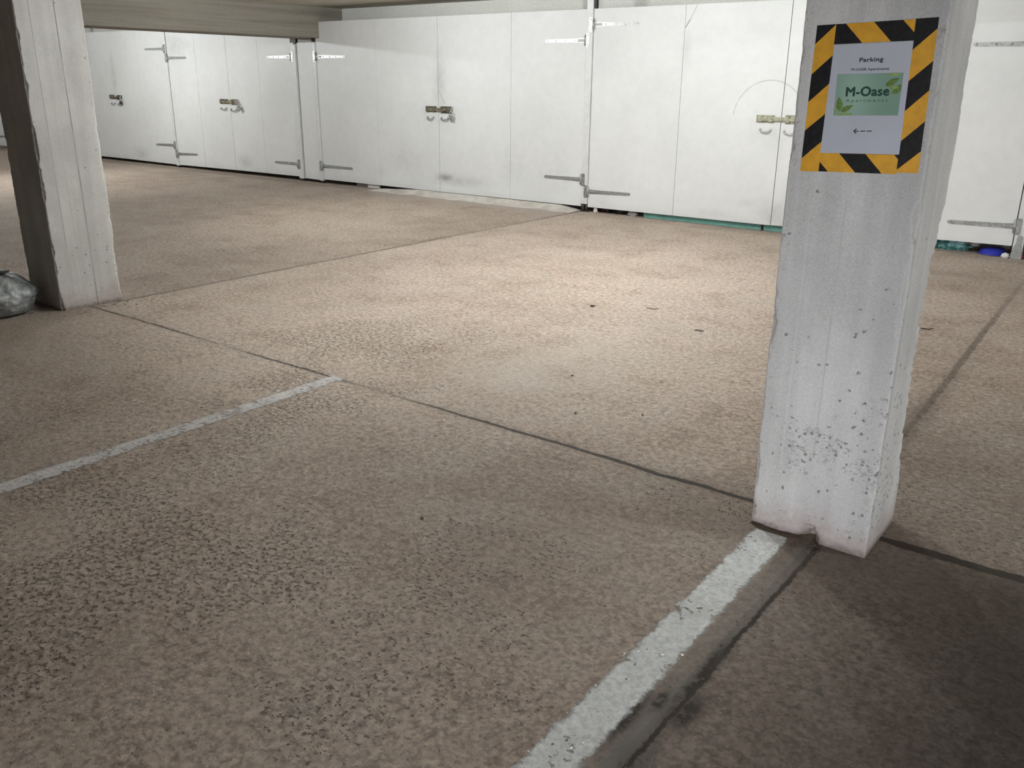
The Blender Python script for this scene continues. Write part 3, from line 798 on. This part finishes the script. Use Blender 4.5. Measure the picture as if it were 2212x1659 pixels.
lump('tissue_scrap', (-1.195, 8.79, 0.0), (0.030, 0.020, 0.026), simple('white_tissue', (0.78, 0.76, 0.73), 0.9), 'crumpled white tissue beside the grey-footed post', 'tissue', 0.38, 5, 1.2, 3)
lump('red_cloth', (-1.02, 8.88, 0.0), (0.075, 0.05, 0.028), simple('red_cloth', (0.36, 0.03, 0.055), 0.8), 'small red cloth on the floor right of the grey-footed post', 'cloth', 0.4, 9, 2.2)
lump('rubbish_bag', (-5.42, 8.95, 0.0), (0.075, 0.07, 0.09), simple('dark_maroon', (0.028, 0.012, 0.013), 0.5), 'dark maroon bag under the leaf beside the pipe-footed post', 'bag', 0.3, 8, 5.1)
lump('rubbish_bag', (-5.215, 8.96, 0.0), (0.085, 0.07, 0.085), simple('dark_brown', (0.035, 0.028, 0.024), 0.5), 'dark brown bag between the maroon bag and the grey stone', 'bag', 0.3, 8, 7.4)
lump('stone', (-5.02, 8.875, 0.0), (0.055, 0.035, 0.032), simple('grey_stone', (0.42, 0.41, 0.38), 0.85), 'rough grey stone under the door, left end of the green board', 'stone', 0.35, 7, 8.1)
lump('stone', (-5.475, 8.81, 0.0), (0.022, 0.018, 0.030), simple('pale_stone', (0.62, 0.60, 0.57), 0.85), 'pale stone chip right beside the pipe-footed post', 'stone', 0.35, 7, 9.1)
lump('bottle_cap', (-5.445, 8.815, 0.0), (0.011, 0.011, 0.008), simple('pink_plastic', (0.75, 0.16, 0.18), 0.4), 'tiny pink cap on the floor at the pipe-footed post', 'cap', 0.05, 4, 2.1, 3)

# ------------------------------------------------------------------ bag beside the far pillar
bag = NT('grey_film')
q_ = bag.noise(bag.vmath('MULTIPLY', bag.obj(), (7, 7, 2.0)), 1.3, 4, 0.55, 0.6)
bag.col(bag.mix(bag.sm(q_, 0.35, 0.68), (0.15, 0.162, 0.160), (0.40, 0.415, 0.41)))
bag.bump(bag.noise(bag.vmath('MULTIPLY', bag.obj(), (8, 8, 2.2)), 1.3, 3, 0.5, 0.8), 0.22, 0.02)
bagm = bag.p(Roughness=0.42)
t = empty('plastic_bag', (-5.965, 2.385, 0), 'full grey translucent plastic bag on the floor beside the far left pillar', 'bag')
bm = bmesh.new()
bmesh.ops.create_icosphere(bm, subdivisions=6, radius=1.0)
for v in bm.verts:
    d = v.co.normalized()
    ang = math.atan2(d.y, d.x)
    k = 1 + 0.07 * noise.fractal(d * 2.2 + V((3, 1, 2)), 0.9, 2.0, 4) + 0.035 * math.sin(ang * 9 + 3 * d.z + 2 * noise.noise(d * 2)) * max(0, d.z) ** 0.5
    z = d.z
    taper = 1.0 if z < 0.1 else 1.0 - 0.42 * ((z - 0.1) / 0.9) ** 1.5
    v.co = V((d.x * 0.245 * k * taper, d.y * 0.235 * k * taper, 0.125 + z * 0.155 * k))
    v.co.z = max(v.co.z, 0.004 + 0.004 * noise.noise(d * 8))
finish('bag_body', bm, bagm, t, smooth=True)
bm = bmesh.new()
for s, hgt in ((-1, 0.12), (1, 0.05)):
    rows = []
    for i in range(9):
        f = i / 8
        row = []
        for j in range(9):
            a = (j / 8 - 0.5)
            w = 0.06 + 0.05 * math.sin(pi * min(1, f * 1.1)) * (1 if s < 0 else 1.6)
            row.append(bm.verts.new((s * (0.03 + 0.10 * f) + 0.01 * noise.noise(V((f * 4, a * 6, s))), a * w + 0.03 * math.sin(a * 9 + f * 3) * f, 0.245 + hgt * f * (1 - 0.3 * a * a) + 0.012 * noise.noise(V((f * 5, a * 8, s + 3))))))
        rows.append(row)
    for a, b in zip(rows, rows[1:]):
        for j in range(8): bm.faces.new([a[j], a[j + 1], b[j + 1], b[j]])
finish('bag_handle', bm, bagm, t, smooth=True)

# ------------------------------------------------------------------ notice and hazard tape on the near pillar
YF = NY0
def clip(poly, a, b, c):
    """keep a*x+b*z>=c"""
    out = []
    for i in range(len(poly)):
        p, q = poly[i], poly[(i + 1) % len(poly)]
        dp, dq = a * p[0] + b * p[1] - c, a * q[0] + b * q[1] - c
        if dp >= 0: out.append(p)
        if (dp >= 0) != (dq >= 0):
            s = dp / (dp - dq)
            out.append((p[0] + (q[0] - p[0]) * s, p[1] + (q[1] - p[1]) * s))
    return out

m_black = simple('black_tape', (0.012, 0.012, 0.013), 0.35, 0, 0.4, 60)
m_yellow = simple('yellow_tape', (0.72, 0.365, 0.032), 0.4, 0, 0.10, 30)
def tape(corners, cuts, first_black, y, label):
    """corners: quad in x,z; cuts: lines p+s*dir, ordered along the strip, each as two points"""
    t = empty('hazard_tape', (sum(c[0] for c in corners) / 4, y, sum(c[1] for c in corners) / 4), label, 'tape', 'hazard tape strips framing the notice')
    cen = V((t.location.x, 0, t.location.z))
    polys = {True: [], False: []}
    rest = list(corners)
    blk = first_black
    far = corners[-1] if False else None
    for (p, q) in cuts:
        nx, nz = (q[1] - p[1]), -(q[0] - p[0])
        c = nx * p[0] + nz * p[1]
        piece = clip(rest, nx, nz, c)
        rest = clip(rest, -nx, -nz, -c)
        if len(piece) >= 3: polys[blk].append(piece)
        blk = not blk
        if len(rest) < 3: break
    if len(rest) >= 3: polys[blk].append(rest)
    bm = bmesh.new()
    for b, lst in polys.items():
        for pl in lst:
            # drop doubled points
            cl = [p for i, p in enumerate(pl) if math.hypot(p[0] - pl[i - 1][0], p[1] - pl[i - 1][1]) > 1e-5]
            if len(cl) < 3: continue
            prism(bm, [(x - cen.x, z - cen.z) for x, z in cl], 0.0, 0.0006, 0.0, 0 if b else 1)
    bmesh.ops.remove_doubles(bm, verts=bm.verts[:], dist=1e-6)
    o = finish('tape_strip', bm, [m_black, m_yellow], t)
    return t
# cut direction runs so that the already-passed side is on the kept side
def cutsV(pairs): return [((xr, zr), (xl, zl)) for (xl, zl, xr, zr) in pairs]
tape([(-0.949, 1.199), (-0.8935, 1.201), (-0.8925, 1.6065), (-0.9465, 1.6045)],
     cutsV([(-0.947, 1.554, -0.893, 1.606), (-0.947, 1.473, -0.893, 1.5235), (-0.947, 1.397, -0.893, 1.448), (-0.947, 1.317, -0.893, 1.3655), (-0.947, 1.238, -0.893, 1.289)]),
     True, YF - 0.0011, 'upright strip of yellow-black hazard tape along the left of the notice')
tape([(-0.6740, 1.212), (-0.6165, 1.214), (-0.6240, 1.6165), (-0.6815, 1.614)],
     cutsV([(-0.677, 1.538, -0.6225, 1.590), (-0.676, 1.457, -0.622, 1.508), (-0.6745, 1.379, -0.6215, 1.432), (-0.674, 1.298, -0.6205, 1.351), (-0.673, 1.221, -0.619, 1.272)]),
     True, YF - 0.0011, 'upright strip of yellow-black hazard tape along the right of the notice')
def cutsH(us, zu, zl, slope): return [((u, zu), (u + 0.0525, zl)) for u in us]
tape([(-0.8928, 1.5535), (-0.680, 1.5605), (-0.6812, 1.6135), (-0.8922, 1.6062)],
     [((u, 1.608), (u + 0.0535, 1.555)) for u in (-0.867, -0.788, -0.709)],
     True, YF - 0.0008, 'level strip of yellow-black hazard tape above the notice')
tape([(-0.8940, 1.2015), (-0.674, 1.2075), (-0.6735, 1.2605), (-0.8935, 1.2545)],
     [((u, 1.2565), (u + 0.0535, 1.2035)) for u in (-0.921, -0.840, -0.764, -0.683)],
     True, YF - 0.0008, 'level strip of yellow-black hazard tape below the notice')

TILT = -0.026
nt = empty('parking_notice', (-0.8925, YF - 0.0022, 1.2550), 'white paper parking notice with a green logo panel and arrow', 'notice', rot=(0, TILT, 0))
# notice-local coordinates of a measured pillar-face point
def nl(x, z):
    dx, dz = x - nt.location.x, z - nt.location.z
    c, s = math.cos(TILT), math.sin(TILT)
    # inverse of a rotation about Y
    return (dx * c - dz * s, dx * s + dz * c)

c00, c10, c11, c01 = nl(-0.895, 1.2545), nl(-0.673, 1.2625), nl(-0.679, 1.5595), nl(-0.891, 1.5520)
bm = bmesh.new()
g = []
for j in range(25):
    row = []
    for i in range(19):
        fa, fb = i / 18, j / 24
        a = (c00[0] * (1 - fa) + c10[0] * fa) * (1 - fb) + (c01[0] * (1 - fa) + c11[0] * fa) * fb
        b = (c00[1] * (1 - fa) + c10[1] * fa) * (1 - fb) + (c01[1] * (1 - fa) + c11[1] * fa) * fb
        row.append(bm.verts.new((a, -0.0007 * (0.5 + 0.5 * math.sin(a * 60 + b * 9)) , b)))
    g.append(row)
for j in range(24):
    for i in range(18): bm.faces.new([g[j][i], g[j][i + 1], g[j + 1][i + 1], g[j + 1][i]])
mp = NT('white_paper')
kk = mp.sm(mp.noise(mp.obj(), 9, 3), 0.3, 0.7, 0.97, 1.02)
mp.col(mp.mix(1.0, (0.50, 0.52, 0.59), mp.comb(kk, kk, kk), 'MULTIPLY'))
finish('sheet', bm, mp.p(Roughness=0.45), nt, smooth=True)

mg = NT('green_print')
ox, oy, oz = mg.xyz(mg.obj())
gb = mg.gauss(ox, oz, 0.078, 0.17, 0.035, 0.08)
cg = mg.mix(mg.mul(gb, 0.75), (0.19, 0.32, 0.25), (0.37, 0.53, 0.44))
gz = mg.sm(oz, 0.10, 0.22, 0.0, 0.25)
cg = mg.mix(gz, cg, (0.26, 0.41, 0.33))
mg.col(cg)
mgreen = mg.p(Roughness=0.5)
bm = bmesh.new()
q = [nl(-0.869, 1.361), nl(-0.6915, 1.366), nl(-0.6925, 1.478), nl(-0.8715, 1.473)]
prism(bm, q, -0.0013, -0.0010)
panel = finish('logo_panel', bm, mgreen, nt)
panel['label'] = 'pale green printed logo panel'

m_leaf = simple('leaf_print', (0.13, 0.215, 0.045), 0.5, 0, 0.35, 120)
m_leaf2 = simple('leaf_print_pale', (0.24, 0.36, 0.11), 0.5, 0, 0.30, 120)
def leafshape(bm, a, b, w, mi=0, y=-0.0016):
    a, b = V((a[0], a[1])), V((b[0], b[1]))
    d = b - a; nrm = V((-d.y, d.x)).normalized()
    pts = []
    for i in range(9):
        t_ = i / 8
        pts.append(a + d * t_ + nrm * w * math.sin(pi * t_ ** 0.8))
    for i in range(7, 0, -1):
        t_ = i / 8
        pts.append(a + d * t_ - nrm * w * math.sin(pi * t_ ** 0.8))
    lim = [(min(p.x for p in pts))]
    poly = [(p.x, p.y) for p in pts]
    # keep inside the panel
    cx_ = [c[0] for c in q]; cz_ = [c[1] for c in q]
    x0, x1, z0, z1 = max(cx_[0], cx_[3]), min(cx_[1], cx_[2]), max(cz_[0], cz_[1]), min(cz_[2], cz_[3])
    poly = clip(poly, 1, 0, x0); poly = clip(poly, -1, 0, -x1); poly = clip(poly, 0, 1, z0); poly = clip(poly, 0, -1, -z1)
    if len(poly) >= 3: prism(bm, poly, y, y + 0.0002, 0, mi)
def printed_leaf(items):
    bm = bmesh.new()
    for k, (a, b, w, mi) in enumerate(items): leafshape(bm, nl(*a), nl(*b), w, mi, -0.0016 - 0.00003 * k)
    return finish('leaf_print', bm, [m_leaf, m_leaf2], panel)
printed_leaf([((-0.853, 1.372), (-0.859, 1.413), 0.0095, 0), ((-0.850, 1.372), (-0.816, 1.391), 0.0070, 0), ((-0.862, 1.362), (-0.812, 1.366), 0.0055, 1), ((-0.871, 1.360), (-0.866, 1.388), 0.005, 1)])
printed_leaf([((-0.742, 1.483), (-0.698, 1.474), 0.009, 1), ((-0.736, 1.443), (-0.700, 1.465), 0.0085, 0), ((-0.716, 1.422), (-0.684, 1.451), 0.0085, 0), ((-0.728, 1.438), (-0.700, 1.440), 0.004, 1)])

def text(body, p0, p1, cap, mat, parent, name, bold=0.0, spacing=1.0, y=-0.0017, shear=0.0):
    """text fitted between baseline points p0 and p1, with capital height cap"""
    cu = bpy.data.curves.new('lettering', 'FONT')
    cu.body = body
    cu.size = 1.0
    cu.space_character = spacing
    cu.shear = shear
    cu.extrude = 0.0
    cu.resolution_u = 5
    tmp = bpy.data.objects.new('lettering_source', cu)
    COL.objects.link(tmp)
    bpy.context.view_layer.update()
    dg = bpy.context.evaluated_depsgraph_get()
    me = bpy.data.meshes.new_from_object(tmp.evaluated_get(dg))
    bpy.data.objects.remove(tmp)
    xs = [v.co.x for v in me.vertices]
    a, b = nl(*p0), nl(*p1)
    L = b[0] - a[0]
    sx = L / (max(xs) - min(xs))
    sz = cap / 0.70
    x0 = min(xs)
    for v in me.vertices:
        u = (v.co.x - x0) * sx
        v.co = V((a[0] + u, y, a[1] + (b[1] - a[1]) * u / L + v.co.y * sz))
    if bold:
        bt = bmesh.new()
        k_ = bold * cap
        for q_, (ox_, oz_) in enumerate(((-k_, 0), (k_, 0), (0, k_ * 0.8), (0, -k_ * 0.8), (0, 0))):
            n0 = len(bt.verts)
            bt.from_mesh(me)
            bt.verts.ensure_lookup_table()
            for v in bt.verts[n0:]: v.co += V((ox_, -0.000012 * q_, oz_))
        bt.to_mesh(me); bt.free()
    me.materials.append(mat)
    o = bpy.data.objects.new(name, me)
    COL.objects.link(o)
    o.parent = parent
    return o
ink = simple('black_ink', (0.03, 0.03, 0.045), 0.5, 0, 0.1)
ink2 = simple('grey_ink', (0.07, 0.07, 0.09), 0.5, 0, 0.1)
gink = simple('dark_green_ink', (0.008, 0.055, 0.032), 0.5, 0, 0.1)
gink2 = simple('faded_green_ink', (0.045, 0.11, 0.08), 0.5, 0, 0.1)
text('Parking', (-0.8145, 1.506), (-0.751, 1.508), 0.0110, ink, nt, 'heading_text', 0.05, 1.06)
text('M-OASE Apartments', (-0.834, 1.483), (-0.732, 1.4855), 0.0062, ink2, nt, 'subheading_text', 0.04, 1.03)
text('M-Oase', (-0.8400, 1.4145), (-0.7235, 1.4185), 0.0245, gink, panel, 'logo_text', 0.055, 1.05)
text('Apartments', (-0.8385, 1.3985), (-0.7245, 1.4020), 0.0082, gink2, panel, 'logo_text', 0.0, 1.5)
bm = bmesh.new()
def stroke(p, r, w=0.0024):
    a, b = V(nl(*p)), V(nl(*r))
    n_ = V((-(b - a).y, (b - a).x)).normalized() * w / 2
    prism(bm, [tuple(a + n_), tuple(b + n_), tuple(b - n_), tuple(a - n_)], -0.0014, -0.0011)
stroke((-0.8055, 1.3195), (-0.7915, 1.320)); stroke((-0.7865, 1.3203), (-0.7735, 1.3208)); stroke((-0.7695, 1.3210), (-0.7565, 1.3215))
stroke((-0.8060, 1.3190), (-0.7985, 1.3265)); stroke((-0.8060, 1.3200), (-0.7980, 1.3130))
ar = finish('arrow_mark', bm, ink, nt)
ar['label'] = 'dashed black arrow pointing left'

# ------------------------------------------------------------------ loose scraps on the slab
def scrap(x, y, L, ang, label, mat, w=0.010):
    bm = bmesh.new()
    pts = [(L * (i / 6 - 0.5), 0.004 * math.sin(i * 1.3), w * 0.36 + 0.002 + 0.002 * math.sin(i * 0.9 + L * 90)) for i in range(7)]
    tube(bm, pts, [w * q for q in (0.15, 0.3, 0.36, 0.28, 0.32, 0.25, 0.1)], 7)
    o = finish('twig', bm, mat, smooth=True, loc=(x, y, 0), rot=(0, 0, ang))
    return tag(o, label, 'twig')
tw = simple('dry_brown', (0.06, 0.045, 0.03), 0.8)
scrap(-3.075, 4.958, 0.035, 0.3, 'short thick dark twig lying apart in the middle of the bright floor', tw, 0.018)
scrap(-2.725, 5.161, 0.09, 0.5, 'thin pale-brown twig farthest back on the bright floor', simple('pale_twig', (0.15, 0.12, 0.085), 0.8), 0.008)
scrap(-2.232, 4.847, 0.06, 0.35, 'dark twig on the bright floor closest to the near pillar', tw, 0.011)
scrap(-1.136, 5.789, 0.09, 0.65, 'dark twig on the floor right of the near pillar', tw, 0.011)

def pebbles(name, spots, mat, label):
    bm = bmesh.new()
    for (x, y, r) in spots:
        mtx = Matrix.Translation((x, y, r * 0.45)) @ Matrix.Rotation(random.random() * 6, 4, 'Z') @ Matrix.Diagonal((1, 0.6 + 0.3 * random.random(), 0.6, 1))
        v = bmesh.ops.create_icosphere(bm, subdivisions=1, radius=r, matrix=mtx)['verts']
        for k in v: k.co += V((random.uniform(-1, 1), random.uniform(-1, 1), random.uniform(-.5, .5))) * r * 0.22
    o = finish(name, bm, mat)
    return tag(o, label, 'grit', kind='stuff')
R_ = random.uniform
sp = [(-0.90 + R_(-0.06, 0.06), R_(0.9, 2.6), R_(0.0015, 0.004)) for _ in range(60)] + [(-0.93, 1.80, 0.006), (-0.872, 1.83, 0.0065), (-0.955, 1.77, 0.004), (-0.83, 1.86, 0.005), (-0.86, 1.42, 0.004)]
sp += [(R_(-3.34, -3.23), R_(1.2, 2.85), R_(0.0015, 0.0045)) for _ in range(60)]
pebbles('paint_crumbs', sp, simple('white_crumb', (0.74, 0.74, 0.72), 0.8), 'loose white paint crumbs along the painted lines')
sp = [(-1.05 + R_(-0.07, 0.06), 2.76 + R_(-0.07, 0.05), R_(0.0015, 0.004)) for _ in range(26)]
sp += [(-0.80 + R_(-0.05, 0.10), 2.62 + R_(-0.04, 0.05), R_(0.002, 0.005)) for _ in range(30)]
sp += [(-5.60 + R_(-0.1, 0.12), 3.0 + R_(-0.12, 0.10), R_(0.002, 0.0055)) for _ in range(24)]
sp += [(R_(-4.6, -0.3), R_(0.8, 5.0), R_(0.0015, 0.004)) for _ in range(140)]
sp += [(-0.755 + R_(-0.05, 0.05), R_(1.2, 2.3), R_(0.0015, 0.004)) for _ in range(40)]
sp += [(-2.051, 3.195, 0.0085), (-1.796, 3.367, 0.008), (-1.905, 2.002, 0.007), (-2.365, 3.64, 0.007)]
pebbles('floor_grit', sp, simple('brown_grit', (0.12, 0.096, 0.074), 0.9), 'dark crumbs of concrete scattered over the floor')

# ------------------------------------------------------------------ light
def area(name, loc, size, energy, color, rot=(0, 0, 0), spread=pi):
    l = bpy.data.lights.new(name, 'AREA')
    l.shape = 'RECTANGLE'; l.size, l.size_y = size
    l.energy = energy; l.color = color; l.spread = spread
    o = bpy.data.objects.new(name, l); COL.objects.link(o)
    o.location = loc; o.rotation_euler = rot
    return o
def point(name, loc, energy, color, r=0.05):
    l = bpy.data.lights.new(name, 'POINT')
    l.energy = energy; l.color = color; l.shadow_soft_size = r
    o = bpy.data.objects.new(name, l); COL.objects.link(o)
    o.location = loc
    return o
TUBE = (0.955, 1.0, 1.015)
point('lamp_bay_middle', (-3.75, 6.3, 2.27), 138, TUBE, 0.09)
point('lamp_bay_middle', (-3.35, 4.4, 2.22), 112, TUBE, 0.09)
point('lamp_bay_second', (-7.4, 6.65, 2.27), 105, TUBE, 0.15)
point('lamp_bay_left', (-13.4, 5.6, 2.27), 120, TUBE, 0.05)
point('lamp_bay_left', (-13.4, 6.6, 2.27), 94, TUBE, 0.05)
point('fill_bay_far', (-19.2, 5.8, 2.25), 110, TUBE, 0.06)  # unseen fill light added to brighten the leaf at the left edge
point('lamp_bay_right', (4.0, 4.3, 2.2), 265, TUBE, 0.06)
area('daylight_entrance', (1.0, -2.2, 0.42), (1.2, 0.45), 21, (0.95, 0.965, 1.0), (math.radians(90), 0, math.radians(20.2)), math.radians(64))

w = bpy.data.worlds.new('World')
S.world = w
w.use_nodes = True
w.node_tree.nodes['Background'].inputs[0].default_value = (0.9, 0.93, 1.0, 1)
w.node_tree.nodes['Background'].inputs[1].default_value = 0.076

# ------------------------------------------------------------------ camera
f_px, pitch, yaw, roll, hc = 1896.963, 0.3328093, 0.6482333, 0.00865892, 1.449165
cam = bpy.data.cameras.new('camera')
cam.sensor_fit = 'HORIZONTAL'; cam.sensor_width = 36.0
cam.lens = 36.0 * f_px / 2212.0
cam.clip_start = 0.05; cam.clip_end = 100
co = bpy.data.objects.new('camera', cam); COL.objects.link(co)
cy_, sy_ = math.cos(yaw), math.sin(yaw)
fw = V((-sy_ * math.cos(pitch), cy_ * math.cos(pitch), -math.sin(pitch)))
rt = V((cy_, sy_, 0)); up = rt.cross(fw)
r2 = rt * math.cos(roll) + up * math.sin(roll); u2 = -rt * math.sin(roll) + up * math.cos(roll)
co.matrix_world = Matrix(((r2.x, u2.x, -fw.x, 0), (r2.y, u2.y, -fw.y, 0), (r2.z, u2.z, -fw.z, hc), (0, 0, 0, 1)))
S.camera = co

S.view_settings.view_transform = 'Standard'
S.view_settings.look = 'None'
S.view_settings.exposure = 0.0
S.view_settings.gamma = 1.0
S.cycles.use_denoising = True
S.cycles.max_bounces = 4
S.cycles.diffuse_bounces = 3
S.cycles.glossy_bounces = 2
S.cycles.use_adaptive_sampling = True
S.cycles.adaptive_threshold = 0.10
S.cycles.adaptive_min_samples = 14
S.cycles.use_light_tree = False
S.cycles.sample_clamp_indirect = 6.0
